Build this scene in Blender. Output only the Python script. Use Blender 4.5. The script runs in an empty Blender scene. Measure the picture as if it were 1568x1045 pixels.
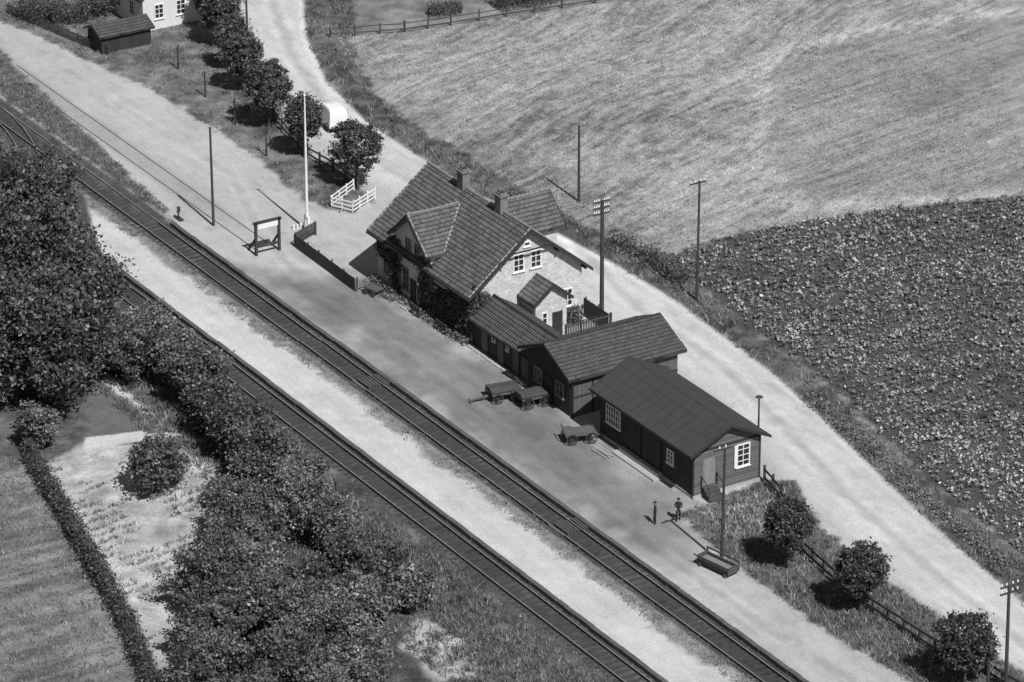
import bpy, math, random
import numpy as np
from mathutils import Vector, Matrix
random.seed(7); RNG=np.random.default_rng(11)
scene=bpy.context.scene
COL=scene.collection

# ------------------------------------------------------------------ materials
def new_mat(name):
    m=bpy.data.materials.new(name); m.use_nodes=True
    nt=m.node_tree; b=nt.nodes['Principled BSDF']
    b.inputs['Specular IOR Level'].default_value=0.25
    return m,nt,b
def mathn(nt,op,a,b=None,c=None):
    n=nt.nodes.new('ShaderNodeMath'); n.operation=op
    for i,v in enumerate((a,b,c)):
        if v is None: continue
        if isinstance(v,(int,float)): n.inputs[i].default_value=v
        else: nt.links.new(v,n.inputs[i])
    return n.outputs[0]
def noise(nt,vec,scale,detail=4,rough=.6):
    n=nt.nodes.new('ShaderNodeTexNoise'); n.inputs['Scale'].default_value=scale
    n.inputs['Detail'].default_value=detail; n.inputs['Roughness'].default_value=rough
    nt.links.new(vec,n.inputs['Vector']); return n.outputs['Fac']
def grey(nt,val,b):
    c=nt.nodes.new('ShaderNodeCombineColor')
    for i in range(3): nt.links.new(val,c.inputs[i])
    nt.links.new(c.outputs[0],b.inputs['Base Color'])
def bump(nt,h,b,dist,strength=1.0):
    n=nt.nodes.new('ShaderNodeBump'); n.inputs['Distance'].default_value=dist
    n.inputs['Strength'].default_value=strength
    nt.links.new(h,n.inputs['Height']); nt.links.new(n.outputs[0],b.inputs['Normal'])
def simple(name,alb,var=.3,scale=6,rough=.8,bumpd=0.0,met=0):
    m,nt,b=new_mat(name); b.inputs['Roughness'].default_value=rough; b.inputs['Metallic'].default_value=met
    g=nt.nodes.new('ShaderNodeNewGeometry').outputs['Position']
    n=noise(nt,g,scale,5); n2=noise(nt,g,scale*.17,2)
    f=mathn(nt,'ADD',mathn(nt,'MULTIPLY',mathn(nt,'SUBTRACT',n,.5),2*var),mathn(nt,'MULTIPLY',mathn(nt,'SUBTRACT',n2,.5),var))
    grey(nt,mathn(nt,'MULTIPLY',mathn(nt,'ADD',f,1.0),alb),b)
    if bumpd: bump(nt,n,b,bumpd)
    return m
def boards(name,alb,width=.17,vertical=True,var=.35):
    m,nt,b=new_mat(name); b.inputs['Roughness'].default_value=.85
    g=nt.nodes.new('ShaderNodeNewGeometry').outputs['Position']
    s=nt.nodes.new('ShaderNodeSeparateXYZ'); nt.links.new(g,s.inputs[0])
    co=mathn(nt,'ADD',s.outputs[0],s.outputs[1]) if vertical else s.outputs[2]
    t=mathn(nt,'DIVIDE',co,width)
    fr=mathn(nt,'FRACT',t); fl=mathn(nt,'FLOOR',t)
    wn=nt.nodes.new('ShaderNodeTexWhiteNoise'); wn.noise_dimensions='1D'; nt.links.new(fl,wn.inputs['W'])
    groove=mathn(nt,'GREATER_THAN',fr,.14)
    n=noise(nt,g,5,5)
    a=mathn(nt,'ADD',mathn(nt,'MULTIPLY',wn.outputs[0],var),mathn(nt,'MULTIPLY',n,.7))
    a=mathn(nt,'MULTIPLY',mathn(nt,'ADD',a,.5),alb)
    a=mathn(nt,'MULTIPLY',a,mathn(nt,'ADD',mathn(nt,'MULTIPLY',groove,.6),.4))
    grey(nt,a,b)
    h=groove if vertical else fr
    bump(nt,h,b,.03,.8)
    return m
def bricks(name,alb):
    m,nt,b=new_mat(name); b.inputs['Roughness'].default_value=.9
    g=nt.nodes.new('ShaderNodeNewGeometry').outputs['Position']
    s=nt.nodes.new('ShaderNodeSeparateXYZ'); nt.links.new(g,s.inputs[0])
    c=nt.nodes.new('ShaderNodeCombineXYZ'); nt.links.new(mathn(nt,'ADD',s.outputs[0],s.outputs[1]),c.inputs[0]); nt.links.new(s.outputs[2],c.inputs[1])
    br=nt.nodes.new('ShaderNodeTexBrick'); nt.links.new(c.outputs[0],br.inputs['Vector'])
    br.inputs['Color1'].default_value=(alb*1.2,)*3+(1,); br.inputs['Color2'].default_value=(alb*.78,)*3+(1,)
    br.inputs['Mortar'].default_value=(alb*1.05,)*3+(1,)
    br.inputs['Scale'].default_value=1; br.inputs['Brick Width'].default_value=.25; br.inputs['Row Height'].default_value=.09; br.inputs['Mortar Size'].default_value=.012
    bw=nt.nodes.new('ShaderNodeRGBToBW'); nt.links.new(br.outputs[0],bw.inputs[0])
    n=noise(nt,g,1.8,6,.7)
    grey(nt,mathn(nt,'MULTIPLY',bw.outputs[0],mathn(nt,'ADD',mathn(nt,'MULTIPLY',n,1.1),.45)),b)
    bump(nt,bw.outputs[0],b,.03)
    return m
def tiles(name,alb,cw=.24,rh=.34,depth=.05,streak=.5,wnv=.45,joint=.45):
    m,nt,b=new_mat(name); b.inputs['Roughness'].default_value=.75
    uv=nt.nodes.new('ShaderNodeUVMap').outputs[0]
    s=nt.nodes.new('ShaderNodeSeparateXYZ'); nt.links.new(uv,s.inputs[0])
    cu=mathn(nt,'DIVIDE',s.outputs[0],cw); rv=mathn(nt,'DIVIDE',s.outputs[1],rh)
    sn=mathn(nt,'SINE',mathn(nt,'MULTIPLY',cu,6.2832)); fr=mathn(nt,'FRACT',rv); fu=mathn(nt,'FRACT',cu)
    cc=nt.nodes.new('ShaderNodeCombineXYZ'); nt.links.new(mathn(nt,'FLOOR',cu),cc.inputs[0]); nt.links.new(mathn(nt,'FLOOR',rv),cc.inputs[1])
    wn=nt.nodes.new('ShaderNodeTexWhiteNoise'); wn.noise_dimensions='2D'; nt.links.new(cc.outputs[0],wn.inputs['Vector'])
    g=nt.nodes.new('ShaderNodeNewGeometry').outputs['Position']
    n=noise(nt,g,.9,6,.75); n2=noise(nt,g,9,3,.7)
    a=mathn(nt,'ADD',mathn(nt,'MULTIPLY',wn.outputs[0],wnv),mathn(nt,'MULTIPLY',n,streak*2))
    a=mathn(nt,'ADD',a,mathn(nt,'MULTIPLY',mathn(nt,'SUBTRACT',n2,.5),.9))
    a=mathn(nt,'MULTIPLY',mathn(nt,'ADD',a,.75-streak-wnv*.5+.25),alb)
    a=mathn(nt,'MULTIPLY',a,mathn(nt,'ADD',mathn(nt,'MULTIPLY',mathn(nt,'GREATER_THAN',fr,.25 if rh<.5 else .06),1-joint),joint))
    a=mathn(nt,'MULTIPLY',a,mathn(nt,'ADD',mathn(nt,'MULTIPLY',mathn(nt,'GREATER_THAN',fu,.25 if cw<.5 else .04),.4),.6))
    grey(nt,a,b)
    h=mathn(nt,'ADD',mathn(nt,'MULTIPLY',sn,.4),mathn(nt,'SUBTRACT',1.0,fr))
    bump(nt,h,b,depth)
    return m
def attr_mat(name,foliage=False):
    m,nt,b=new_mat(name); b.inputs['Roughness'].default_value=.5 if foliage else .95
    b.inputs['Specular IOR Level'].default_value=.45 if foliage else .1
    a=nt.nodes.new('ShaderNodeAttribute'); a.attribute_name='alb'
    g=nt.nodes.new('ShaderNodeNewGeometry').outputs['Position']
    if foliage:
        grey(nt,a.outputs['Fac'],b)
        tr=nt.nodes.new('ShaderNodeBsdfTranslucent'); mx=nt.nodes.new('ShaderNodeMixShader'); mx.inputs[0].default_value=.22
        c=nt.nodes.new('ShaderNodeCombineColor')
        for i in range(3): nt.links.new(a.outputs['Fac'],c.inputs[i])
        nt.links.new(c.outputs[0],tr.inputs[0]); nt.links.new(b.outputs[0],mx.inputs[1]); nt.links.new(tr.outputs[0],mx.inputs[2])
        nt.links.new(mx.outputs[0],nt.nodes['Material Output'].inputs[0])
        return m
    r=nt.nodes.new('ShaderNodeAttribute'); r.attribute_name='rgh'
    rg=r.outputs['Fac']
    n1=noise(nt,g,4.5,6,.72); n2=noise(nt,g,15,3,.65); n3=noise(nt,g,.7,6,.7)
    nn=mathn(nt,'ADD',mathn(nt,'MULTIPLY',n1,.6),mathn(nt,'MULTIPLY',n2,.4))
    amp=mathn(nt,'ADD',mathn(nt,'MULTIPLY',rg,3.2),1.0)
    f=mathn(nt,'MULTIPLY',mathn(nt,'SUBTRACT',nn,.5),amp)
    f=mathn(nt,'ADD',f,mathn(nt,'MULTIPLY',mathn(nt,'SUBTRACT',n3,.5),mathn(nt,'ADD',mathn(nt,'MULTIPLY',rg,.8),.16)))
    f=mathn(nt,'MAXIMUM',mathn(nt,'ADD',f,1.0),.15)
    grey(nt,mathn(nt,'MULTIPLY',a.outputs['Fac'],f),b)
    bump(nt,mathn(nt,'MULTIPLY',nn,mathn(nt,'ADD',rg,.25)),b,.22)
    return m

M_ter=attr_mat('terrain_surface'); M_leaf=attr_mat('foliage',True)
M_bark=simple('bark',.07,.4,9,.9,.02)
M_brick=bricks('brick_wall',.5); M_chim=bricks('brick_chimney',.17)
M_tile=tiles('clay_tile_roof',.125,.26,.36,.07,.6,.5,.35); M_felt=tiles('felt_roof',.052,1.0,.95,.006,.28,.06,.75)
M_slate=tiles('tile_roof_wing',.085,.28,.36,.05,.45,.35,.4)
M_wood=boards('dark_wood_boards',.04); M_woodm=boards('mid_wood_boards',.12); M_woodh=boards('horizontal_boards',.14,.22,False)
M_wlight=boards('light_boards',.25,.15)
M_white=simple('white_paint',.72,.08,4,.6); M_trim=simple('dark_trim',.035,.3,5,.8)
M_glass=simple('window_glass',.03,.2,2,.15); M_grey=simple('grey_paint_and_shade',.2,.25,4,.7)
M_mortar=simple('verge_mortar',.3,.5,5,.9)
M_pole=simple('creosote_pole',.05,.4,5,.85); M_rail=simple('rail_steel',.05,.3,3,.5)
M_railtop=simple('rail_head',.3,.2,3,.35)
M_sleep=simple('sleeper_wood',.05,.6,4,.9); M_stone=simple('edge_stone',.09,.6,3,.9,.02)
M_conc=simple('pale_stone',.36,.35,4,.9,.01); M_rust=simple('iron',.05,.3,8,.6)
M_cloth=simple('dark_cloth',.025,.3,12,.9); M_skin=simple('skin',.3,.05,12,.6)
M_fweather=simple('weathered_wood',.07,.5,6,.9); M_ins=simple('porcelain',.75,.05,6,.3)
M_cart=simple('cart_boards',.1,.5,6,.9); M_tarp=simple('canvas_cover',.06,.5,4,.9,.01)

# ------------------------------------------------------------------ mesh helpers
def finish(ob,parent=None):
    COL.objects.link(ob)
    if parent is not None: ob.parent=parent
    return ob
def empty(name,loc=(0,0,0),rz=0):
    e=bpy.data.objects.new(name,None); e.location=loc; e.rotation_euler=(0,0,rz); e.empty_display_size=.3
    COL.objects.link(e); return e
class Part:
    def __init__(s,name,mat): s.name=name; s.mat=mat; s.v=[]; s.f=[]; s.uv={}
    def poly(s,pts,uv=None):
        i=len(s.v); s.v+= [tuple(p) for p in pts]; s.f.append(tuple(range(i,i+len(pts))))
        if uv: s.uv[len(s.f)-1]=uv
    def hexa(s,b,t):
        i=len(s.v); s.v+=[tuple(p) for p in b]+[tuple(p) for p in t]; n=len(b)
        s.f.append(tuple(range(i+n-1,i-1,-1))); s.f.append(tuple(range(i+n,i+2*n)))
        for k in range(n): s.f.append((i+k,i+(k+1)%n,i+n+(k+1)%n,i+n+k))
    def box(s,x0,x1,y0,y1,z0,z1):
        s.hexa([(x0,y0,z0),(x1,y0,z0),(x1,y1,z0),(x0,y1,z0)],[(x0,y0,z1),(x1,y0,z1),(x1,y1,z1),(x0,y1,z1)])
    def beam(s,p,q,w,h=None):
        h=h or w; p=Vector(p); q=Vector(q); d=(q-p).normalized()
        a=d.cross(Vector((0,0,1)))
        if a.length<.01: a=Vector((1,0,0))
        a.normalize(); b=a.cross(d); a*=w/2; b*=h/2
        s.hexa([p-a-b,p+a-b,p+a+b,p-a+b],[q-a-b,q+a-b,q+a+b,q-a+b])
    def cyl(s,p,q,r0,r1=None,n=8):
        r1=r0 if r1 is None else r1; p=Vector(p); q=Vector(q); d=(q-p).normalized()
        a=d.cross(Vector((0,0,1)))
        if a.length<.01: a=Vector((1,0,0))
        a.normalize(); b=a.cross(d)
        cs=[(math.cos(2*math.pi*k/n),math.sin(2*math.pi*k/n)) for k in range(n)]
        s.hexa([p+(a*x+b*y)*r0 for x,y in cs],[q+(a*x+b*y)*r1 for x,y in cs])
    def slab(s,p0,p1,p2,p3,t=.12,sag=.05):
        # p0,p1 eave ; p2,p3 ridge (p2 above p1); surface gently uneven like an old roof
        P=[Vector(p) for p in (p0,p1,p2,p3)]
        L=(P[1]-P[0]).length; H=(P[2]-P[1]).length
        nu=max(2,int(L/1.3)); nv=max(2,int(H/1.3)); ph=random.uniform(0,9)
        def pt(u,v):
            q=(P[0]*(1-u)+P[1]*u)*(1-v)+(P[3]*(1-u)+P[2]*u)*v
            w=math.sin(math.pi*u)*(.35+.65*math.sin(math.pi*v))
            return q-Vector((0,0,w*sag*(1+.6*math.sin(u*7+ph)+.4*math.sin(v*5+u*3+ph))))
        for i in range(nu):
            for j in range(nv):
                us=[(i/nu,j/nv),((i+1)/nu,j/nv),((i+1)/nu,(j+1)/nv),(i/nu,(j+1)/nv)]
                s.poly([pt(*u) for u in us],[(u[0]*L,u[1]*H) for u in us])
        Q=[p-Vector((0,0,t+sag*1.6)) for p in P]
        s.poly(Q[::-1])
        for k in range(4):
            j=(k+1)%4; s.poly([P[k]-Vector((0,0,.002)),Q[k],Q[j],P[j]-Vector((0,0,.002))])
    def wheel(s,c,R,w=.06,n=16,spokes=8):
        c=Vector(c)
        for k in range(n):
            a0=2*math.pi*k/n; a1=2*math.pi*(k+1)/n
            f=lambda a,r,y: (c.x+r*math.cos(a),c.y+y,c.z+r*math.sin(a))
            s.hexa([f(a0,R,-w/2),f(a1,R,-w/2),f(a1,R*.86,-w/2),f(a0,R*.86,-w/2)],[f(a0,R,w/2),f(a1,R,w/2),f(a1,R*.86,w/2),f(a0,R*.86,w/2)])
        for k in range(spokes):
            a=2*math.pi*k/spokes
            s.beam(c,(c.x+R*.9*math.cos(a),c.y,c.z+R*.9*math.sin(a)),.035)
        s.cyl((c.x,c.y-.07,c.z),(c.x,c.y+.07,c.z),.07)
    def build(s,parent=None,bevel=0):
        me=bpy.data.meshes.new(s.name); me.from_pydata(s.v,[],s.f); me.materials.append(s.mat)
        if s.uv:
            ul=me.uv_layers.new(name='UVMap')
            for fi,uvs in s.uv.items():
                p=me.polygons[fi]
                for k,li in enumerate(p.loop_indices): ul.data[li].uv=uvs[k]
        me.update()
        ob=finish(bpy.data.objects.new(s.name,me),parent)
        if bevel:
            b=ob.modifiers.new('bevel','BEVEL'); b.width=bevel; b.segments=3
        return ob
def quadmesh(name,V,alb,mat,nv=4,parent=None):
    V=V.reshape(-1,3).astype(np.float32); n=len(V)//nv
    me=bpy.data.meshes.new(name); me.vertices.add(len(V)); me.vertices.foreach_set('co',V.ravel())
    me.loops.add(len(V)); me.loops.foreach_set('vertex_index',np.arange(len(V),dtype=np.int32))
    me.polygons.add(n); me.polygons.foreach_set('loop_start',np.arange(0,n*nv,nv,dtype=np.int32))
    at=me.attributes.new('alb','FLOAT','POINT'); at.data.foreach_set('value',np.repeat(alb,nv).astype(np.float32))
    me.materials.append(mat); me.update(); me.validate()
    return finish(bpy.data.objects.new(name,me),parent)
def unit(v): return v/np.maximum(np.linalg.norm(v,axis=1,keepdims=True),1e-6)
def leaf_quads(C,size,up=.35):
    n=len(C); nrm=unit(RNG.normal(size=(n,3))+np.array([0,0,up]))
    t=unit(np.cross(nrm,RNG.normal(size=(n,3)))); b=np.cross(nrm,t)
    a=(size*RNG.uniform(.7,1.3,n))[:,None]; w=a*.62
    return np.stack([C+t*a,C+b*w,C-t*a,C-b*w],1)
def blades(C,h,n,spread=.12,w=.05):
    N=len(C)*n; B=np.repeat(C,n,0)+np.c_[RNG.normal(size=(N,2))*spread,np.zeros(N)]
    H=np.repeat(h,n)*RNG.uniform(.5,1.2,N); ang=RNG.uniform(0,6.283,N)
    d=np.c_[np.cos(ang),np.sin(ang),np.zeros(N)]*w
    lean=np.c_[RNG.normal(size=(N,2))*.45,np.ones(N)]*H[:,None]
    return np.stack([B-d,B+d,B+lean],1)

# ------------------------------------------------------------------ numpy noise & polygons
TAB=RNG.random((256,256))
def vnoise(x,y):
    xi=np.floor(x).astype(int); yi=np.floor(y).astype(int); fx=x-xi; fy=y-yi
    fx=fx*fx*(3-2*fx); fy=fy*fy*(3-2*fy)
    g=lambda a,b: TAB[a&255,b&255]
    return (g(xi,yi)*(1-fx)+g(xi+1,yi)*fx)*(1-fy)+(g(xi,yi+1)*(1-fx)+g(xi+1,yi+1)*fx)*fy
def fbm(x,y,o=4):
    r=0;a=.5;t=0
    for k in range(o): r=r+a*vnoise(x*2**k+17.3*k,y*2**k+5.1*k); t+=a; a*=.55
    return r/t
def seg_dist(X,Y,pts,closed=False):
    d=np.full(X.shape,1e9); n=len(pts)
    for i in range(n if closed else n-1):
        ax,ay=pts[i]; bx,by=pts[(i+1)%n]; dx,dy=bx-ax,by-ay; L=dx*dx+dy*dy+1e-9
        t=np.clip(((X-ax)*dx+(Y-ay)*dy)/L,0,1)
        d=np.minimum(d,np.hypot(X-ax-t*dx,Y-ay-t*dy))
    return d
def sdf(X,Y,pts):
    d=seg_dist(X,Y,pts,True); ins=np.zeros(X.shape,bool); n=len(pts)
    for i in range(n):
        ax,ay=pts[i]; bx,by=pts[(i+1)%n]
        if ay==by: continue
        c=((ay>Y)!=(by>Y))&(X<(bx-ax)*(Y-ay)/(by-ay)+ax); ins^=c
    return np.where(ins,-d,d)
def sst(x): x=np.clip(x,0,1); return x*x*(3-2*x)

ROAD_R=[(-95,34),(-78.7,25.9),(-72.7,22.5),(-63.9,17.9),(-54.1,14.4),(-44.5,12.8),(-37.7,12.7),(-31.4,12.8),(-25.2,12.8),(-15.1,14),(-7.2,14.5),(1,14.7),(8.4,14.2),(15.7,13.6),(23.5,12.4),(31.4,10.9),(39,9.5),(46.6,8.4),(54.4,7.4),(59.6,6.4),(75,4),(110,0)]
PALE=ROAD_R+[(110,-11.42),(-130,-11.42),(-130,34)]
GRASS_A=[(-130,-8),(-82.8,-3.3),(-73.1,-1.5),(-63.8,.2),(-50.9,1),(-41.5,1),(-33,0),(-29,.8),(-28,2),(-29.5,5),(-32,5.2),(-40,5.3),(-48.6,6.9),(-53.2,9.2),(-61.2,11.3),(-68.4,13.3),(-76,16.7),(-82.4,19.5),(-100,28),(-130,28)]
GRASS_B=[(31.1,-5.3),(29.9,2.6),(31,4.6),(36.2,2.6),(40.4,1.9),(45.8,1.3),(51,1.2),(59.9,1.3),(75,1),(110,0),(110,-6),(59,-5.6),(49.6,-6.3),(39.8,-6.1)]
VERGE=ROAD_R+[(110,3),(75,7.5),(55.7,10.4),(49.8,11.3),(37.7,12.9),(31.1,13.7),(21.1,15.6),(14.1,16.2),(5.1,17),(-6.6,18.2),(-14,16.4),(-22.4,15.8),(-34.1,15.9),(-42.1,15.6),(-50.3,16.8),(-60.7,20.5),(-67.5,25),(-95,40)]
CROP=[(5.1,17),(-6.6,18.2),(-7.2,21.4),(-7.6,26.1),(-6.1,36),(-1.7,50.5),(6,80),(20,120),(130,120),(130,1),(75,7.5),(55.7,10.4),(49.8,11.3),(37.7,12.9),(31.1,13.7),(21.1,15.6),(14.1,16.2)]
TOPG=[(-66.8,20),(-62.7,20),(-60.4,26),(-59.7,30.4),(-58.2,41.3),(-57.2,47.7),(-50,90),(-140,90),(-140,40),(-95,36),(-72.7,23)]
ISL=[(-43,-14.8),(-37,-17.2),(-31,-19.32),(110,-19.32),(110,-14.5),(-20,-14.5)]
GARDEN=[(-.6,-39.6),(-2.4,-34.7),(1.5,-30),(9,-28.5),(16,-30.5),(24,-33),(33,-47),(23.8,-44.8),(13.9,-42.8),(6.4,-41.2)]
LAWN=[(-11,-29.6),(-2.8,-29.8),(-1.8,-33.8),(-8,-33)]
GPATH=[(-12.5,-28.4),(-2.2,-28.8),(.3,-28.6),(-1.4,-35.8),(-3,-35),(-1.9,-29.6),(-11,-29.5)]
FIELD_L=[(-12,-44),(-5,-42.2),(-1.3,-40.3),(6.2,-41.9),(13.5,-43.5),(23.4,-45.6),(32.8,-48.4),(60,-56),(90,-64),(60,-130),(-80,-130),(-40,-60)]
PATCH=[(36.4,-31.4),(33.6,-28.2),(36,-27.2),(39.7,-27.2),(42.5,-29),(41.8,-31.5)]
FAR=[(-30,100),(-37,70),(-39,60),(-38.5,54),(-36,49),(-31,45.5),(-26,42),(-22,38),(-17,35),(-9,34),(2,62),(10,100)]

AL=math.radians(31.7)
EL=(math.sin(AL),-math.cos(AL)); EP=(math.cos(AL),math.sin(AL))
def height(X,Y):
    X=np.asarray(X,float); Y=np.asarray(Y,float)
    w=np.where(X>-35,.02,1.4)
    low1=sst((-11.42-Y)/w)
    i=sdf(X,Y,ISL)
    soft=np.where((Y<-18.8)&(X>-31),.02,.7)
    isl=1-sst(i/soft)
    isl=np.where(i<0,1,isl)
    z=-.32*low1*(1-isl*(Y<-12))
    z=z-.25*sst((-23.2-Y)/5)
    gr=sst((Y-13)/3)
    z=z+gr*(.25*fbm(X*.12,Y*.12,3)+.1)
    v=sdf(X,Y,VERGE); z=z+.25*sst(-v/1.0)*(fbm(X*.5,Y*.5,3))
    z=z+sst((-24-Y)/3)*.3*(fbm(X*.4+9,Y*.4,3)-.5)
    return z
def hz(x,y): return float(height(np.array([x]),np.array([y]))[0])
def field_tone(X,Y):
    wob2=(fbm(X*.25+40,Y*.25,3)-.5)
    # combed streaks whose direction drifts slowly over the field
    U=X+.35*Y+4*(fbm(X*.03,Y*.03+8,2)-.5)*3
    st1=fbm(U*2.6+wob2*2,Y*.45,4); st2=fbm(X*.06,Y*.06+3,3); st3=fbm(U*.5+wob2*2,Y*.08,3); st4=fbm(X*1.6,Y*1.6,3)
    t=1.02+1.25*(st1-.5)+.8*(st2-.5)+.6*(st3-.5)+.7*(st4-.5)
    far=sdf(X,Y,FAR)+1.6*wob2; fm=sst(-far/2.2)
    t2=.98*(1+.8*(fbm((X+.15*Y)*2.6,Y*.16,4)-.5)+.5*(fbm(X*.25+.1*Y,Y*.05,3)-.5)+.5*(st4-.5))
    t=t*(1-fm)+t2*fm
    t=t*(1+.3*np.exp(-((far-.6)/1.0)**2)*sst((Y-34)/6))
    # darker worn area along the verge, paler towards the top
    t=t*(1-.16*sst((24-Y)/9))
    return np.clip(t,.4,1.9)

def build_terrain():
    st=.2
    xo=np.arange(-56,56,st); yo=np.arange(-72,92,st)
    XO,YO=np.meshgrid(xo,yo)
    X=XO*EL[0]*1.0+YO*EL[1]; Y=XO*EP[0]+YO*EP[1]
    Z=height(X,Y)
    wob=(fbm(X*.9,Y*.9,4)-.5)
    wob2=(fbm(X*.25+40,Y*.25,3)-.5)
    wob3=(fbm(X*2.2,Y*2.2+7,3)-.5)
    lng=(fbm(X*.18,Y*1.7+5,4)-.5)
    def mask(poly,w,amp=1.0): return sst(.5-(sdf(X,Y,poly)+wob*amp)/(2*w))
    alb=.29*field_tone(X,Y)
    rgh=np.full(X.shape,.5); cls=np.zeros(X.shape,int)
    def put(m,a,r,c):
        nonlocal alb,rgh,cls
        alb=alb*(1-m)+m*a; rgh=rgh*(1-m)+m*r; cls=np.where(m>.5,c,cls)
    put(mask(TOPG,.5,1.5),.19*(1+1.5*wob2+wob),.6,2)
    put(sst(1-seg_dist(X,Y,[(-72,29),(-68,40),(-62,60)])/1.6+wob),.46,.15,8)
    put(mask(CROP,.35,1.2),.085*(1+.8*wob),.7,1)
    put(mask(VERGE,.35,1.6),.125*(1+1.7*wob+1.0*wob2),.8,2)
    low=Y<-11.42
    t1=np.minimum(abs(Y+12.95),abs(Y+20.75))
    ball=.088*(1+.8*wob+.7*wob2+.7*wob3+.6*lng)*(1-.25*np.exp(-(t1/.5)**2))
    put(low*1.0,ball,.5,5)
    gmid=sst((Y+15.4)/.4)*sst((-13.9-Y)/.5)*low
    put(gmid*sst((fbm(X*.35,Y*1.1,3)-.36)*6),.14*(1+1.4*wob),.8,2)
    put(low*sst((-22.0-Y)/.3)*sst((fbm(X*.35,Y*.9+4,3)-.5)*6),.16*(1+wob),.6,5)
    slope=sst((-22.9-Y+wob*1.2)/.8)
    put(slope,.12*(1+1.6*wob+1.4*wob2),.85,2)
    put(mask(ISL,.18,.35)*1.0,.50*(1+.22*wob+.2*wob2+.12*wob3+.3*lng),.14,4)
    fringe=mask(ISL,.2,.2)*sst((Y+16.0+wob*2.2+wob2*1.5)/.9); put(fringe*.85,.19*(1+1.3*wob),.7,4)
    put(mask(FIELD_L,.3,.8),.20*(1+1.5*(fbm(X*1.3,Y*.2,4)-.5)+.8*wob2+.5*wob),.55,6)
    put(mask(GARDEN,.4,1.5),.43*(1+1.1*wob+.6*wob2),.5,7)
    put(mask(LAWN,.2,.4),.13*(1+.3*wob),.3,2)
    put(mask(GPATH,.15,.2),.5,.1,8)
    put(mask(PATCH,.4,2.0),.42*(1+.9*wob),.5,7)
    tone=.58*(1+.14*wob+.2*wob2+.14*wob3+.22*lng)
    yard=sdf(X,Y,[(-24,-10.8),(-15,-3),(28,-3),(34,-6),(37,-10.8),(36,-11.8),(-24,-11.8)])
    ym=sst(.5-(yard+wob2*6+wob*1.2)/5); 
    patch=sst((fbm(X*.16+3,Y*.5,4)-.40)*4)
    tone=tone*(1-ym*(.47+.10*patch))
    scuff=sst((fbm(X*.5+30,Y*1.8,4)-.58)*8); tone=tone*(1-.12*scuff)
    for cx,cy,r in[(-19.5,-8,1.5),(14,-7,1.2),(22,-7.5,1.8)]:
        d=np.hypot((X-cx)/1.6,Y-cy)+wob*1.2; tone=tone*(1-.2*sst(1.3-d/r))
    for pts,o in(([(-13,14),(0,11.6),(12,11.2),(24,9),(36,6.4),(50,4.6),(70,3)],.8),([(-90,29),(-72,19),(-60,14.5),(-46,10.8),(-34,9),(-20,11.5),(-13,13)],.8)):
        ld=seg_dist(X,Y,pts)+.3*wob
        tone=tone*(1+.10*np.exp(-((ld-o)/.35)**2)-.18*np.exp(-(ld/.4)**2)-.16*sst((ld-2.0)/1.5))
    # thin cart tracks across the yard
    for pts in([(-18,-9.2),(-4,-8.2),(12,-8.6),(30,-9.6),(50,-9.4)],[(-60,-3.4),(-40,-2.6),(-28,-6.5),(-16,-8.4)]):
        ld=seg_dist(X,Y,pts)+.25*wob; tone=tone*(1+.10*np.exp(-((ld-.6)/.18)**2)-.06*np.exp(-(ld/.35)**2))
    put(mask(PALE,.12,.25)*(Y>-11.44),tone,.12,3)
    rd=seg_dist(X,Y,ROAD_R); edge=np.exp(-((rd-.35+wob*.6)/.25)**2)*(sdf(X,Y,PALE)<.2)
    alb=alb*(1+.22*edge*(cls==3))
    put(mask(GRASS_A,.35,1.6),.17*(1+1.6*wob+1.2*wob2),.75,2)
    put(mask(GRASS_B,.3,1.2),.14*(1+1.5*wob+1.2*wob2),.8,2)
    ls=sdf(X,Y,[(-130,-11.3),(-130,-7),(-75,-6.6),(-58,-8.6),(-36,-10.6),(-33.5,-11.4)])
    put(sst(.5-(ls+wob*1.2)/.6),.14*(1+1.5*wob),.7,5)
    tr=seg_dist(X,Y,[(-110,-7.9),(-70,-7.7),(-25,-7.6)])
    put(.35*sst((1.4-tr+wob*.9)/.5)*sst((-27-X)/10),.2,.35,5)
    alb=np.clip(alb,.02,.78)
    ny,nx=X.shape; idx=np.arange(ny*nx).reshape(ny,nx)
    q=np.stack([idx[:-1,:-1],idx[:-1,1:],idx[1:,1:],idx[1:,:-1]],-1).reshape(-1,4)
    fc=cls[:-1,:-1].reshape(-1)
    V=np.stack([X,Y,Z],-1).reshape(-1,3); A=alb.ravel(); R=rgh.ravel()
    names={0:'mown_field',1:'crop_field_ground',2:'grass_verge_ground',3:'gravel_road',4:'island_platform',5:'railway_ballast',6:'grass_field',7:'garden_soil',8:'garden_path'}
    for k,nm in names.items():
        f=q[fc==k]
        if not len(f): continue
        u,inv=np.unique(f,return_inverse=True); inv=inv.reshape(-1)
        me=bpy.data.meshes.new(nm); me.vertices.add(len(u)); me.vertices.foreach_set('co',V[u].astype(np.float32).ravel())
        me.loops.add(len(inv)); me.loops.foreach_set('vertex_index',inv.astype(np.int32))
        me.polygons.add(len(f)); me.polygons.foreach_set('loop_start',np.arange(0,len(inv),4,dtype=np.int32))
        me.polygons.foreach_set('use_smooth',np.ones(len(f),bool))
        for an,arr in(('alb',A),('rgh',R)):
            at=me.attributes.new(an,'FLOAT','POINT'); at.data.foreach_set('value',arr[u].astype(np.float32))
        me.materials.append(M_ter); me.update(); me.validate(); finish(bpy.data.objects.new(nm,me))
build_terrain()
g=Part('ground',simple('far_ground',.2,.5,.4)); g.poly([(-1500,-1500,-.95),(1500,-1500,-.95),(1500,1500,-.95),(-1500,1500,-.95)]); g.build()

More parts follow.
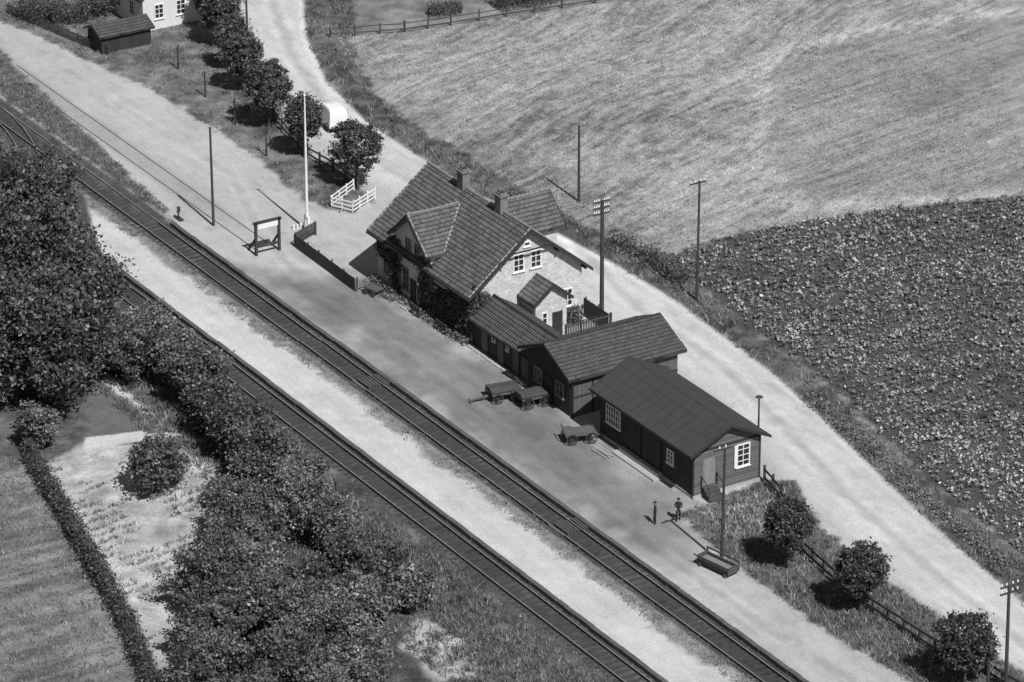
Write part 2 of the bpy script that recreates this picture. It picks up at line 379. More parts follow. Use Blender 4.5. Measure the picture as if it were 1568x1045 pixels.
# ------------------------------------------------------------------ scatter vegetation
def sample(poly,n):
    a=np.array(poly); lo=a.min(0); hi=a.max(0); lo=np.maximum(lo,[-95,-62]); hi=np.minimum(hi,[78,92])
    P=RNG.uniform(lo,hi,(n,2)); return P[sdf(P[:,0],P[:,1],poly)<0]
def inview(P,m=6):
    xo=P[:,0]*EL[0]+P[:,1]*EP[0]; yo=P[:,0]*EL[1]+P[:,1]*EP[1]
    return P[(abs(xo)<42+m)&(yo>-58-m)&(yo<76+m)]
def with_z(P,dz=0): return np.c_[P,height(P[:,0],P[:,1])+dz]
def tufts(name,P,h,n,lo,hi,w=.045,spread=.14,mul=None):
    C=with_z(P,-.02); H=np.full(len(P),h)*RNG.uniform(.5,1.3,len(P))
    V=blades(C,H,n,spread,w); t=RNG.uniform(lo,hi,len(P))
    if mul is not None: t=t*mul
    a=np.repeat(t,n)*RNG.uniform(.7,1.3,len(P)*n)
    quadmesh(name,V,a,M_leaf,3)
# crop field plants in rows
xs=np.arange(-30,85,.8); ys=np.arange(4,95,.36)
GX,GY=np.meshgrid(xs,ys); P=np.c_[GX.ravel()+.3*np.sin(GY.ravel()*.13)+(GY.ravel()-20)*.12,GY.ravel()]
P=P+RNG.normal(size=P.shape)*np.array([.08,.12]); P=P[sdf(P[:,0],P[:,1],CROP)<-.2]; P=inview(P,3)
P=P[RNG.random(len(P))<.62+.5*fbm(P[:,0]*.4,P[:,1]*.4,3)]
C=with_z(P); k=11; sz=RNG.uniform(.5,1.35,len(C))
CC=np.repeat(C,k,0); S=np.repeat(sz,k)
CC=CC+np.c_[RNG.normal(size=(len(CC),2))*.125*S[:,None],RNG.uniform(.08,.36,len(CC))*S]
lightzone=np.exp(-(seg_dist(P[:,0],P[:,1],[(34,18),(44,17),(54,15),(66,12)])/6.0)**2)
a=RNG.uniform(.12,.30,len(P))*(1+.9*(fbm(P[:,0]*.15,P[:,1]*.15)-.5)+.9*(fbm(P[:,0]*.6,P[:,1]*.6)-.5))*(1+.4*lightzone); a=np.repeat(a,k)*RNG.uniform(.4,1.8,len(CC))
wz=np.repeat(lightzone*.15+.03,k); a=np.where(RNG.random(len(CC))<wz,.6,a)
quadmesh('crop_plants',leaf_quads(CC,.10*S+.02,1.0),a,M_leaf)
# verges and rough grass
def clumpy(P,sc=.5,th=.4): return P[RNG.random(len(P))<sst((fbm(P[:,0]*sc,P[:,1]*sc,3)-th)*5)+.25]
P=clumpy(inview(sample(VERGE,30000))); tufts('verge_grass',P,.45,7,.07,.30,.05,.17)
P=clumpy(inview(sample(GRASS_A,13000))); tufts('rough_grass',P,.24,6,.08,.30)
P=clumpy(inview(sample(GRASS_B,10000))); tufts('weed_grass',P,.34,7,.08,.32)
P=clumpy(inview(sample([(-60,-23),(80,-23),(80,-31),(30,-31),(-60,-30)],24000))); tufts('embankment_grass',P,.38,7,.06,.30)
P=clumpy(RNG.uniform([-60,-15.7],[70,-14.0],(5000,2)),.6,.45); tufts('platform_weeds',P,.15,5,.08,.26)
P=clumpy(RNG.uniform([-60,-23.4],[70,-22.0],(3500,2)),.5,.5); tufts('ballast_weeds',P,.2,5,.08,.28)
P=inview(sample(FIELD_L,20000)); tufts('meadow_grass',P,.28,5,.12,.32)
FLD=[(-66,20),(-60,27),(-57,48),(-45,90),(0,90),(3,70),(-2,50),(-6.5,36),(-8,26),(-8,19),(-14,17),(-34,16.5),(-50,17.5)]
P=inview(sample(FLD,110000),1); u=P[:,0]+.35*P[:,1]; P[:,0]+= (np.round(u/.55)*.55-u)*.8
tn=field_tone(P[:,0],P[:,1]); P=P[RNG.random(len(P))<.45+.55*(P[:,1]<60)]; tn=field_tone(P[:,0],P[:,1]); tufts('field_stubble',P,.15,3,.2,.46,.05,.12,np.clip(tn,.5,1.6))
P=RNG.uniform([-85,-11.2],[-36,-7.5],(3600,2)); P=P[sdf(P[:,0],P[:,1],[(-130,-11.3),(-130,-7),(-75,-6.6),(-58,-8.6),(-36,-10.6),(-33.5,-11.4)])<0]; tufts('siding_weeds',P,.22,6,.07,.28)
# kitchen garden rows
P=[]
for r in np.arange(-2,26,1.05):
    for q in np.arange(-45,-28,.34): P.append((r+(q+36)*-.15+random.gauss(0,.06),q+random.gauss(0,.05)))
P=np.array(P); P=P[sdf(P[:,0],P[:,1],GARDEN)<-.4]; P=P[fbm(P[:,0]*.3,P[:,1]*.3,2)>.47]
tufts('garden_vegetables',P,.42,9,.12,.5,.06,.12)
P=[]
for r in np.arange(31.8,36.5,.6):
    for q in np.arange(-4,3,.35): P.append((r+random.gauss(0,.05),q))
P=np.array(P); P=P[sdf(P[:,0],P[:,1],GRASS_B)<-.5]; tufts('vegetable_bed',P,.4,10,.2,.55,.06,.12)

def make_tree(name,x,y,h,r,n,trunk=.14,cb=None,lo=.035,hi=.10,leaf=.15,flat=1.0,clump=.5,round_=False):
    z0=hz(x,y)-.05; cb=h*.3 if cb is None else cb
    rz=(h-cb)/2; cz=z0+cb+rz
    e=empty(name,(x,y,z0))
    t=Part('trunk',M_bark); t.cyl((0,0,0),(.05,.04,cb+rz*.5),trunk,trunk*.6,9)
    for k in range(7):
        a=k*2.4+random.random(); q=random.uniform(.45,.75)
        t.cyl((.04,.03,cb*random.uniform(.75,1.1)),(math.cos(a)*r*q,math.sin(a)*r*q,cb+rz*random.uniform(.6,1.5)),trunk*.4,trunk*.12,6)
    t.build(e)
    nc=max(14,int(n/(38 if round_ else 50))); d=unit(RNG.normal(size=(nc,3))); rad=RNG.uniform(.3,1,nc)**(.33 if round_ else .5)
    ang=np.arctan2(d[:,1],d[:,0]); s1=RNG.uniform(0,6.28,4); am=.6 if round_ else 1.5
    lump=1+am*(.13*np.sin(ang*3+s1[0]+d[:,2]*2)+.10*np.sin(ang*5+s1[1])+.08*np.sin(d[:,2]*5+s1[2]))
    cc=d*(rad*lump)[:,None]*np.array([r,r,rz])*(1-.22*clump/ max(r,.5))
    csz=clump*RNG.uniform(.5,1.3,nc); per=n//nc
    C=np.repeat(cc,per,0)+RNG.normal(size=(nc*per,3))*np.repeat(csz,per)[:,None]*np.array([.5,.5,.34])
    ca=np.repeat(RNG.uniform(lo,hi,nc),per)*RNG.uniform(.45,1.7,nc*per)
    C[:,2]+=cz-z0; kp=C[:,2]>.15; C=C[kp]; ca=ca[kp]
    quadmesh('crown',leaf_quads(C,np.full(len(C),leaf),.6),ca,M_leaf,4,e)
    return e
# clipped trees along the yard
for x,y,h,r in[(-72.8,12.9,5.6,1.9),(-70,11.9,5.6,1.8),(-66.5,10.7,5.6,1.8),(-60.8,8.9,5,1.5),(-55.9,7.2,5.4,1.75),(-47.5,5,6.1,2.0),(-40.2,4.4,5.8,1.5),(-32.5,5,5.9,2.2)]:
    make_tree('clipped_lime_tree',x,y,h,r,8000,.13,h*.30,.04,.12,.115,clump=.42,round_=True)
for x,y,h,r in[(41.6,-3.4,5.3,1.6),(49.5,-2.8,5.3,1.8),(61.3,-2.9,5.5,2.0)]:
    make_tree('clipped_lime_tree',x,y,h,r,8000,.13,h*.30,.035,.10,.11,clump=.4,round_=True)
# large broadleaf trees
for x,y,h,r in[(-34,-26.8,10.4,3.7),(-27,-28,12.4,4.2),(-20,-29.5,11.6,3.9),(-14,-30,10.4,3.1),(-9,-34.2,10.6,3.4),(-12,-39,11,4),(-22,-33.5,12.6,4),(-42,-27,9,3.6)]:
    make_tree('broadleaf_tree',x,y,h,r,23000,.3,1.2,.035,.14,.165,clump=1.0)
for x,y,h,r in[(-9.5,-27.4,5.4,2.3),(-12.5,-24.6,4.6,1.9),(-7.6,-25.4,4.5,1.9),(-3.4,-25.4,4.9,2.1),(1.4,-26.6,4.4,1.9),(5.8,-27,5.0,2.1),(11.2,-27.8,5.3,2.4),(14.9,-27.2,4.2,1.8),(18.4,-29.2,5.2,2.4),(22,-28.6,4.3,1.9),(25.6,-29.0,3.2,1.4),(29.7,-29.3,4.4,2.1),(32.2,-28.2,3.2,1.5),
    (33.4,-33,4.6,2.4),(29.3,-34.2,4.2,2.0),(34.5,-37.4,5.4,2.6),(30,-38.6,4.7,2.5),(31.8,-43,4.8,2.5),(25.5,-39.8,5.2,2.6),(22.3,-34.8,4.6,2.3),(25.4,-36,4.2,1.9),(7.2,-34.4,3.8,2.0),(16.9,-32.8,4.6,2.1),(38.5,-41,5,2.6),(41.8,-37.6,4.6,2.4),(45.5,-41,5.4,2.7),(37,-46,5,2.6),(43,-46,5,2.7),(-3.6,-38.4,3.2,1.5),(48,-38,4,2.2),(38.2,-35,3.4,1.7),(12.5,-31.8,2.4,1.2)]:
    v=random.uniform(.7,1.35)
    make_tree('orchard_tree',x,y,h,r,int(9000*(r/2.2)**1.6),.12,.8,.05*v,.19*v,random.uniform(.105,.145),clump=random.uniform(.5,.72))
def leaf_band(name,pts,w,h,dens,lo=.04,hi=.12,leaf=.1):
    Cs=[]
    for (a,b) in zip(pts[:-1],pts[1:]):
        a=np.array(a,float); b=np.array(b,float); L=np.linalg.norm(b-a); n=int(L*dens)
        t=RNG.random(n)[:,None]; p=a+(b-a)*t; nrm=np.array([-(b-a)[1],(b-a)[0]])/L
        hh=h*(.55+.9*fbm(p[:,0]*1.0,p[:,1]*1.0,2))
        p=p+nrm*(RNG.normal(size=(n,1))*w*.33)
        Cs.append(np.c_[p,height(p[:,0],p[:,1])+RNG.random(n)**.7*hh])
    C=np.concatenate(Cs); quadmesh(name,leaf_quads(C,np.full(len(C),leaf)),RNG.uniform(lo,hi,len(C)),M_leaf)
leaf_band('hedge',[(-3,-39.5),(-1.3,-40.1),(6.2,-41.7),(13.5,-43.3),(23.4,-45.4),(32.8,-48.2),(42,-51)],.9,1.3,480)
leaf_band('trackside_shrubs',[(-20,-24),(-8,-23.8),(0,-25),(10,-25.8)],1.4,.9,180)
leaf_band('embankment_bushes',[(8,-25.2),(16,-25.8),(28,-27)],1.8,.8,90,.05,.16)
leaf_band('garden_shrubs',[(-83,-1),(-79.4,0),(-78.5,3.5),(-80,6)],2.4,1.8,600)
leaf_band('field_bushes',[(-61,36),(-60.5,42),(-60,48)],2.4,2.2,600)
leaf_band('field_bushes',[(-63,30),(-62,33)],1.5,.9,300)
leaf_band('verge_bushes',[(-11,16.2),(-6,17.3),(-1,16.6)],1.6,1.0,220,.05,.18)
leaf_band('verge_bushes',[(-24,14.3),(-17,15)],1.2,.8,160,.06,.2)
leaf_band('verge_bushes',[(20,13.6),(34,11.4),(50,9.3)],1.2,.5,70,.08,.3)

# ------------------------------------------------------------------ railway
def polyline_rail(p,pts,off,z0,z1,w):
    P=[Vector((a,b,0)) for a,b in pts]
    for i in range(len(P)-1):
        d=(P[i+1]-P[i]).normalized(); n=Vector((-d.y,d.x,0))*off
        a=P[i]+n; b=P[i+1]+n; zz=(z0+z1)/2
        p.beam((a.x,a.y,zz),(b.x,b.y,zz),w,z1-z0)
def track(name,pts,zb=-.33,sleep=True):
    e=empty(name); r=Part('rails',M_rail); h=Part('rail_heads',M_railtop)
    for o in(-.75,.75):
        polyline_rail(r,pts,o,zb+.06,zb+.22,.085); polyline_rail(h,pts,o,zb+.221,zb+.235,.045)
    r.build(e); h.build(e)
    if sleep:
        s=Part('sleepers',M_sleep)
        for a,b in zip(pts[:-1],pts[1:]):
            a=Vector(a+(0,)); b=Vector(b+(0,)); L=(b-a).length; d=(b-a)/L; n=Vector((-d.y,d.x,0))
            k=0.0
            while k<L:
                c=a+d*(k+random.uniform(-.05,.05)); w=1.2+random.uniform(-.1,.1)
                q=n*w; c.z=zb-.008+random.uniform(-.02,.014); s.beam(c-q,c+q,.24,.12); k+=.70
        s.build(e)
def smooth(a,b,n=14):
    return [(a[0]+(b[0]-a[0])*i/n, a[1]+(b[1]-a[1])*(3*(i/n)**2-2*(i/n)**3)) for i in range(n+1)]
track('railway_track',[(-110,-12.95),(110,-12.95)])
track('railway_track',[(-110,-20.75),(110,-20.75)])
track('railway_siding',[(-72,-7.6),(-25.5,-7.6)],-.17,False)
track('railway_turnout',smooth((-100,-12.95),(-72,-7.6)),-.28,True)
track('railway_crossover',smooth((-64,-12.95),(-30,-20.75)),-.325,True)
def edge(name,pts,w=.34,z0=-.6,z1=.03):
    p=Part(name,M_stone)
    for a,b in zip(pts[:-1],pts[1:]):
        a=Vector(a+(0,));b=Vector(b+(0,)); L=(b-a).length; n=max(1,int(L/1.1))
        for k in range(n):
            u=a+(b-a)*(k/n); v=a+(b-a)*((k+.975)/n); dz=random.uniform(-.012,.012); o=random.uniform(-.025,.025)
            u.z=v.z=(z0+z1)/2+dz; u.y+=o; v.y+=o; p.beam(u,v,w,z1-z0)
    p.build()
edge('platform_edge_wall',[(-34,-11.46),(110,-11.46)])
edge('island_platform_edge_wall',[(-31,-19.36),(110,-19.36)])
for x in(.4,28.2):
    p=Part('track_crossing_boards',M_fweather)
    for yy in np.arange(-14.2,-11.7,.27):
        if abs(yy+12.2)<.12 or abs(yy+13.7)<.12: continue
        p.box(x-.9,x+.9,yy,yy+.22,-.3,-.1)
    p.build()
p=Part('track_crossing_boards',M_fweather)
for yy in np.arange(-22,-19.8,.27): p.box(-9.9,-8.2,yy,yy+.22,-.32,-.12)
p.build()

# ------------------------------------------------------------------ poles, posts, fences
def telegraph_pole(name,x,y,h,r=.13,arms=1,ins=2,top=.3):
    z=hz(x,y)-.1; e=empty(name,(x,y,z)); p=Part('pole',M_pole); p.cyl((0,0,0),(random.uniform(-.1,.1),random.uniform(-.1,.1),h),r,r*.72,10); p.build(e)
    if arms:
        a=Part('crossarms',M_pole); i=Part('insulators',M_ins)
        for k in range(arms):
            zz=h-top-k*.5; a.beam((-.15,-.75,zz),(-.15,.75,zz),.1)
            for q in range(ins):
                for s in(-1,1):
                    yy=s*(.25+.4*q/max(1,ins-1)); a.cyl((-.15,yy,zz),(-.15,yy,zz+.14),.015); i.cyl((-.15,yy,zz+.12),(-.15,yy,zz+.27),.06,.045,8)
        a.build(e); i.build(e)
    return e
telegraph_pole('telegraph_pole',-31.6,-8.9,8.7,.12,0)
telegraph_pole('telegraph_pole',-19.7,18.6,6.9,.12,0)
telegraph_pole('telegraph_pole',.4,7.9,10.2,.19,3,3,.15)
telegraph_pole('telegraph_pole',1.8,15.8,10.2,.12,1,2,.25)
telegraph_pole('telegraph_pole',38.6,-6.8,8.9,.12,1,1,.1)
telegraph_pole('telegraph_pole',63.4,-1.1,8,.14,2,2,.1)
telegraph_pole('telegraph_pole',62.9,-2.2,5.3,.12,0)
telegraph_pole('telegraph_pole',-66.5,13.3,6.5,.11,0)
def lamp_post(x,y,h):
    z=hz(x,y)-.05; e=empty('lamp_post',(x,y,z)); p=Part('post',M_pole); p.cyl((0,0,0),(0,0,h),.09,.06); p.beam((-.25,0,h),(.25,0,h),.06); p.build(e)
    q=Part('lantern',M_rust); q.cyl((0,0,h),(0,0,h+.08),.3,.2); q.build(e)
lamp_post(24.9,5.7,4)
for x,y,h in[(-63.7,4.8,2.3),(-56.6,3.7,2.5),(-49.7,2.9,2.6),(-42.2,1.8,2.8)]:
    e=empty('tree_stake',(x,y,hz(x,y)-.05)); p=Part('stake',M_pole); p.cyl((0,0,0),(.05,0,h),.07,.05); p.cyl((.12,.05,0),(.07,.03,h*.7),.03,.02); p.build(e)
    C=RNG.normal(size=(60,3))*np.array([.14,.14,.3])+np.array([.05,0,h*.8]); quadmesh('leaves',leaf_quads(C,np.full(60,.07)),RNG.uniform(.04,.1,60),M_leaf,4,e)
# flagpole
e=empty('flagpole',(-26.8,-2.9,0)); p=Part('pole_lower',M_white); p.cyl((0,0,0),(0,0,7.5),.14,.09,12); p.cyl((0,0,0),(0,0,.9),.24,.2,8); p.build(e)
p=Part('pole_upper',M_white); p.cyl((0,0,7.5),(0,0,11.7),.09,.05,12); p.cyl((0,0,11.7),(0,0,11.85),.11,.08,10); p.build(e)
p=Part('base_posts',M_white); p.box(-.32,-.2,-.12,.12,0,1.3); p.box(.2,.32,-.12,.12,0,1.3)
for a in range(6): p.box(-.9+.02*a,-.7,-.9+a*.33,-.75+a*.33,0,.35)
p.build(e)
def fence(name,pts,h,mat,rails=2,sp=1.8,pw=.12,boards_=False,rw=.1):
    e=empty(name); p=Part('posts',mat); r=Part('rails',mat); bd=Part('palings',mat)
    for (a,b) in zip(pts[:-1],pts[1:]):
        a=Vector(a+(0,));b=Vector(b+(0,)); L=(b-a).length; n=max(1,round(L/sp)); d=(b-a)/L
        for k in range(n+1):
            c=a+(b-a)*k/n; z=hz(c.x,c.y); lean=random.uniform(-.05,.05)
            p.beam((c.x,c.y,z-.1),(c.x+lean,c.y+lean,z+h+.06+random.uniform(-.04,.06)),pw)
        za=hz(a.x,a.y); zb=hz(b.x,b.y)
        for k in range(rails):
            t=h*(k+.75)/rails if rails>1 else h*.9; t=min(t,h-.05)
            nn=Vector((-d.y,d.x,0))*(pw/2+.02)
            for j in range(n):
                f0=j/n; f1=(j+1)/n
                A=a+(b-a)*f0-nn; B=a+(b-a)*f1-nn
                r.beam((A.x,A.y,za+(zb-za)*f0+t+random.uniform(-.03,.03)),(B.x,B.y,za+(zb-za)*f1+t+random.uniform(-.03,.03)),.04,rw)
        if boards_:
            k=0
            while k<L:
                c=a+d*k; z=hz(c.x,c.y); nn=Vector((-d.y,d.x,0))*.13; 
                bd.beam((c.x-nn.x,c.y-nn.y,z+.06),(c.x-nn.x,c.y-nn.y,z+h+random.uniform(-.03,.03)),.115,.025); k+=.15
    p.build(e); r.build(e)
    if boards_: bd.build(e)
fence('board_fence',[(-25.6,-2.8),(-24.4,-5.3),(-14.3,-5.5)],1.15,M_fweather,2,1.9,.12,True)
fence('post_and_rail_fence',[(-57,8.6),(-48.6,6.1),(-40.2,4.6),(-36.3,4.9),(-31.9,4.8)],1.1,M_fweather,2,2.0,.16,False,.16)
fence('white_fence',[(-31.9,4.4),(-29.8,1.1),(-28,2),(-29.5,5.0)],1.0,M_white,3,1.2,.1,False,.12)
fence('post_and_rail_fence',[(29.8,2.9),(32.8,2.2),(40.5,-1.3),(48.3,-2.2),(56.7,-1.9),(61,-.9),(72,0),(90,1)],1.2,M_fweather,2,1.6,.18,False,.2)
fence('post_and_rail_fence',[(-62.7,19.6),(-60.4,26),(-59.7,30.4),(-58.2,41.3),(-57.2,47.7),(-56,60)],1.0,M_fweather,2,2.6,.12,False,.09)
fence('yard_fence',[(-1,7.3),(2.6,7.3),(2.6,3.2)],1.6,M_fweather,2,1.6,.1,True)
fence('garden_fence',[(-84,-1.8),(-74,.2),(-70,1.2)],.9,M_fweather,2,1.5,.08,True)
for x,y in[(-7.7,-22.5),(15.4,-24.2)]:
    e=empty('track_marker_post',(x,y,hz(x,y)-.05)); p=Part('post',M_fweather); p.box(-.09,.09,-.09,.09,0,1.3); p.box(-.12,.12,-.12,.12,1.3,1.36); p.build(e)
# buffer-stop frame with board
e=empty('loading_gauge_frame',(-24.5,-7.8,0)); p=Part('posts',M_pole)
for s in(-1,1):
    p.beam((0,s*1.05,-.2),(0,s*1.05,2.85),.2); p.beam((-1.3,s*1.05,.05),(0,s*1.05,1.5),.14)
p.beam((0,-1.25,2.8),(0,1.25,2.8),.2); p.beam((0,-1.1,.75),(0,1.1,.75),.14,.22); p.build(e)
p=Part('board',M_white); p.box(.1,.14,-.9,.9,2.3,2.68); p.build(e)
# point indicator
e=empty('point_lever_signal',(-34.2,-10.7,0)); p=Part('base',M_rust); p.box(-.4,.5,-.18,.18,0,.18); p.cyl((0,0,.1),(0,0,.75),.05); p.cyl((.3,0,.15),(-.35,0,.55),.03); p.build(e)
p=Part('lamp',M_trim); p.cyl((0,0,.7),(0,0,1.05),.15,.13,10); p.cyl((0,0,1.05),(0,0,1.15),.17,.05,10); p.build(e)
p=Part('target',M_white); p.cyl((-.0,-.17,.88),(0,-.15,.88),.08,.08,10); p.build(e)

# ------------------------------------------------------------------ buildings
def window(fr,gl,face,pos,c,w,z0,z1,nx=2,nz=3,t=.09):
    """face 'F' looks to -Y at y=pos ; 'E' looks to +X at x=pos"""
    s=-1 if face=='F' else 1
    def B(P,a0,a1,d0,d1,b0,b1):
        lo,hi=sorted((pos+s*d0,pos+s*d1))
        if face=='F': P.box(a0,a1,lo,hi,b0,b1)
        else: P.box(lo,hi,a0,a1,b0,b1)
    B(gl,c-w/2+.05,c+w/2-.05,-.02,.02,z0+.05,z1-.05)
    B(fr,c-w/2,c-w/2+t,-.02,.07,z0,z1); B(fr,c+w/2-t,c+w/2,-.02,.07,z0,z1)
    B(fr,c-w/2+t,c+w/2-t,-.02,.065,z0,z0+t); B(fr,c-w/2+t,c+w/2-t,-.02,.065,z1-t,z1)
    for k in range(1,nx): 
        a=c-w/2+w*k/nx; B(fr,a-.03,a+.03,.02,.055,z0+t,z1-t)
    for k in range(1,nz):
        b=z0+(z1-z0)*k/nz; B(fr,c-w/2+t,c+w/2-t,.021,.05,b-.025,b+.025)
    B(fr,c-w/2-.06,c+w/2+.06,-.02,.13,z0-.07,z0-.005)
def gable_x(part,x0,x1,y0,y1,zw,zr,z0=-.3):
    ym=(y0+y1)/2
    part.hexa([(x0,y0,z0),(x0,y1,z0),(x0,y1,zw),(x0,ym,zr),(x0,y0,zw)],[(x1,y0,z0),(x1,y1,z0),(x1,y1,zw),(x1,ym,zr),(x1,y0,zw)])
def gable_y(part,y0,y1,x0,x1,zw,zr,z0=-.3):
    xm=(x0+x1)/2
    part.hexa([(x0,y0,z0),(x1,y0,z0),(x1,y0,zw),(xm,y0,zr),(x0,y0,zw)],[(x0,y1,z0),(x1,y1,z0),(x1,y1,zw),(xm,y1,zr),(x0,y1,zw)])
def roof_x(part,x0,x1,ym,hw,ze,zr,t=.13):
    part.slab((x0,ym-hw,ze),(x1,ym-hw,ze),(x1,ym,zr),(x0,ym,zr),t)
    part.slab((x1,ym+hw,ze),(x0,ym+hw,ze),(x0,ym,zr),(x1,ym,zr),t)
def roof_y(part,y0,y1,xm,hw,ze,zr,t=.13):
    part.slab((xm+hw,y0,ze),(xm+hw,y1,ze),(xm,y1,zr),(xm,y0,zr),t)
    part.slab((xm-hw,y1,ze),(xm-hw,y0,ze),(xm,y0,zr),(xm,y1,zr),t)
def ridge(part,a,b,r=.11):
    a=Vector(a);b=Vector(b);L=(b-a).length;n=int(L/.42)
    for k in range(n):
        u=a+(b-a)*k/n; v=a+(b-a)*(k+.93)/n; dz=-.07*math.sin(math.pi*k/n)+random.uniform(-.01,.01); u.z+=dz; v.z+=dz; part.cyl(u,v,r*1.05,r*.9,6)
def vergeline(part,a,b,w=.11):
    a=Vector(a);b=Vector(b);L=(b-a).length;n=int(L/.36)
    for k in range(n):
        if random.random()<.12: continue
        part.beam(a+(b-a)*(k+.1)/n,a+(b-a)*(k+.85)/n,w,.07)
def barge_x(part,x,ym,hw,ze,zr,s=1,t=.26):
    for q in(-1,1):
        part.hexa([(x,ym+q*hw,ze-t),(x+s*.05,ym+q*hw,ze-t),(x+s*.05,ym+q*hw,ze+.02),(x,ym+q*hw,ze+.02)],[(x,ym,zr-t),(x+s*.05,ym,zr-t),(x+s*.05,ym,zr+.02),(x,ym,zr+.02)])
def barge_y(part,y,xm,hw,ze,zr,s=-1,t=.24):
    for q in(-1,1):
        part.hexa([(xm+q*hw,y,ze-t),(xm+q*hw,y+s*.05,ze-t),(xm+q*hw,y+s*.05,ze+.02),(xm+q*hw,y,ze+.02)],[(xm,y,zr-t),(xm,y+s*.05,zr-t),(xm,y+s*.05,zr+.02),(xm,y,zr+.02)])
# --- station house
E=empty('station_building')
W=Part('walls',M_brick); R=Part('roof',M_tile); T=Part('trim',M_trim); F=Part('window_frames',M_white); FG=Part('shade_toned_front_frames',M_grey); G=Part('window_glass',M_glass); D=Part('doors',M_trim); RT=Part('ridge_tiles',M_grey); VM=Part('verge_mortar',M_mortar)  # FG: white frames toned grey, the facade's shade put into their colour
gable_x(W,-15.4,-1.1,-2.9,7.0,4.55,8.5)
roof_x(R,-15.95,-.5,2.05,5.6,4.2,8.75)
gable_y(W,-3.12,1.0,-12.1,-6.9,5.45,7.65)
roof_y(R,-3.7,1.1,-9.5,2.95,5.35,7.9)
gable_y(W,4.5,9.8,-13.1,-9.1,4.15,6.1); roof_y(R,4.8,10.3,-11.1,2.35,4.1,6.4)
ridge(RT,(-15.95,2.05,8.78),(-.5,2.05,8.78)); ridge(RT,(-9.5,-3.7,7.93),(-9.5,1.0,7.93)); ridge(RT,(-11.1,4.9,6.43),(-11.1,10.3,6.43))
vergeline(VM,(-.6,-3.5,4.27),(-.6,2.0,8.78)); vergeline(VM,(-.6,7.6,4.27),(-.6,2.1,8.78)); vergeline(VM,(-15.85,-3.5,4.27),(-15.85,2.0,8.78))
vergeline(VM,(-6.6,-3.6,5.42),(-9.45,-3.6,7.93),.09)
# valley flashing where the dormer meets the main slope
vergeline(VM,(-6.62,-2.05,5.47),(-9.3,1.0,7.92),.1)
barge_x(T,-.5,2.05,5.6,4.2,8.75); barge_x(T,-15.95,2.05,5.6,4.2,8.75,-1); barge_y(T,-3.7,-9.5,2.95,5.35,7.9); barge_y(T,10.3,-11.1,2.35,4.1,6.4,1)
for yy,zz in[(-2.9,4.35),(7.0,4.35),(-.4,6.4),(4.5,6.4)]: T.beam((-1.1,yy,zz),(-.45,yy,zz),.16)
T.beam((-.55,.3,7.0),(-.55,3.8,7.0),.1)
T.box(-15.3,-1.0,-2.96,-2.905,2.9,3.05)
T.beam((-15.9,-3.62,4.08),(-12.5,-3.62,4.08),.12); T.beam((-6.5,-3.62,4.08),(-.5,-3.62,4.08),.12)
# gable windows
for c in(1.25,2.8): window(F,G,'E',-1.1,c,1.0,5.15,6.65,2,3,.1)
window(F,G,'E',-1.1,2.0,.6,7.1,7.5,1,1)
window(F,G,'E',-1.1,5.7,.9,1.2,2.7,2,3)
for c in(-14,-12.9): window(FG,G,'F',-2.9,c,.8,1.1,2.9,2,3,.07)
for c in(-5.6,-4.3,-2.6): window(FG,G,'F',-2.9,c,.85,1.1,2.9,2,3,.07)
for c in(-10.6,-8.4): window(FG,G,'F',-3.12,c,.9,1.0,2.9,2,3,.07)
for c in(-10.2,-8.8): window(FG,G,'F',-3.12,c,.85,4.2,5.5,2,2,.07)
for c in(-9.5,-6.45): D.box(c-.42,c+.42,-3.2,-3.1,0,2.3)
# porch on the east gable
gable_x(W,-1.1,1.0,1.5,4.3,3.3,4.4); roof_x(R,-1.1,1.35,2.9,1.8,3.25,4.68); barge_x(T,1.35,2.9,1.8,3.25,4.68)
window(F,G,'E',1.0,2.3,.5,1.3,2.3,1,2); D.box(.98,1.08,3.0,3.9,0,2.1)
CH=Part('chimneys',M_chim)
for x in(-10.5,-4.9):
    CH.box(x-.42,x+.42,1.72,2.38,8.0,9.9); CH.box(x-.52,x+.52,1.62,2.48,9.9,10.05); CH.box(x-.4,x+.4,1.75,2.35,10.05,10.2)
    T.box(x-.28,x+.28,1.85,2.25,10.19,10.24); CH.cyl((x-.16,2.05,10.24),(x-.16,2.05,10.55),.11,.09,8)
CH.build(E)
S=Part('front_steps',M_conc); S.box(-12.2,-6.8,-3.75,-3.13,0,.14); S.box(-10.1,-8.9,-4.1,-3.76,0,.1); S.build(E)
P_=Part('posters',M_white); 
for x in(-7.45,-11.6): P_.box(x-.28,x+.28,-3.17,-3.115,1.2,2.1)
P_.build(E)
for q in(W,R,T,F,FG,G,D,RT,VM): q.build(E)
# ivy
def ivy(name,n,fn,lo=.03,hi=.12):
    C=np.array([fn() for _ in range(n)]); quadmesh(name,leaf_quads(C,np.full(n,.11),.2),RNG.uniform(lo,hi,n),M_leaf,4,E)
def f1():
    x=random.uniform(-6.2,-.95)
    hmax=2.8+ (x+6.2)/5.2*1.6; return (x,-2.95-abs(random.gauss(0,.12)),hmax*random.random()**.7)
def f2():
    y=-2.95+abs(random.gauss(0,1.4)); hm=4.9-(y+2.9)*.75+random.uniform(-.5,.3); return(-1.05+abs(random.gauss(0,.13)),y,max(0.2,hm)*random.random()**.6)
def f3():
    x=random.gauss(-12.1,.45) if random.random()<.55 else random.gauss(-7.4,.6); return (x,-3.15-abs(random.gauss(0,.12)),4.9*random.random())
def f4(): 
    return (random.uniform(-15.3,-1),-3.2-abs(random.gauss(0,.3)),.6*random.random())
def f6(): return (random.uniform(-15.4,-11.5),-2.95-abs(random.gauss(0,.1)),random.uniform(2.2,4.3))
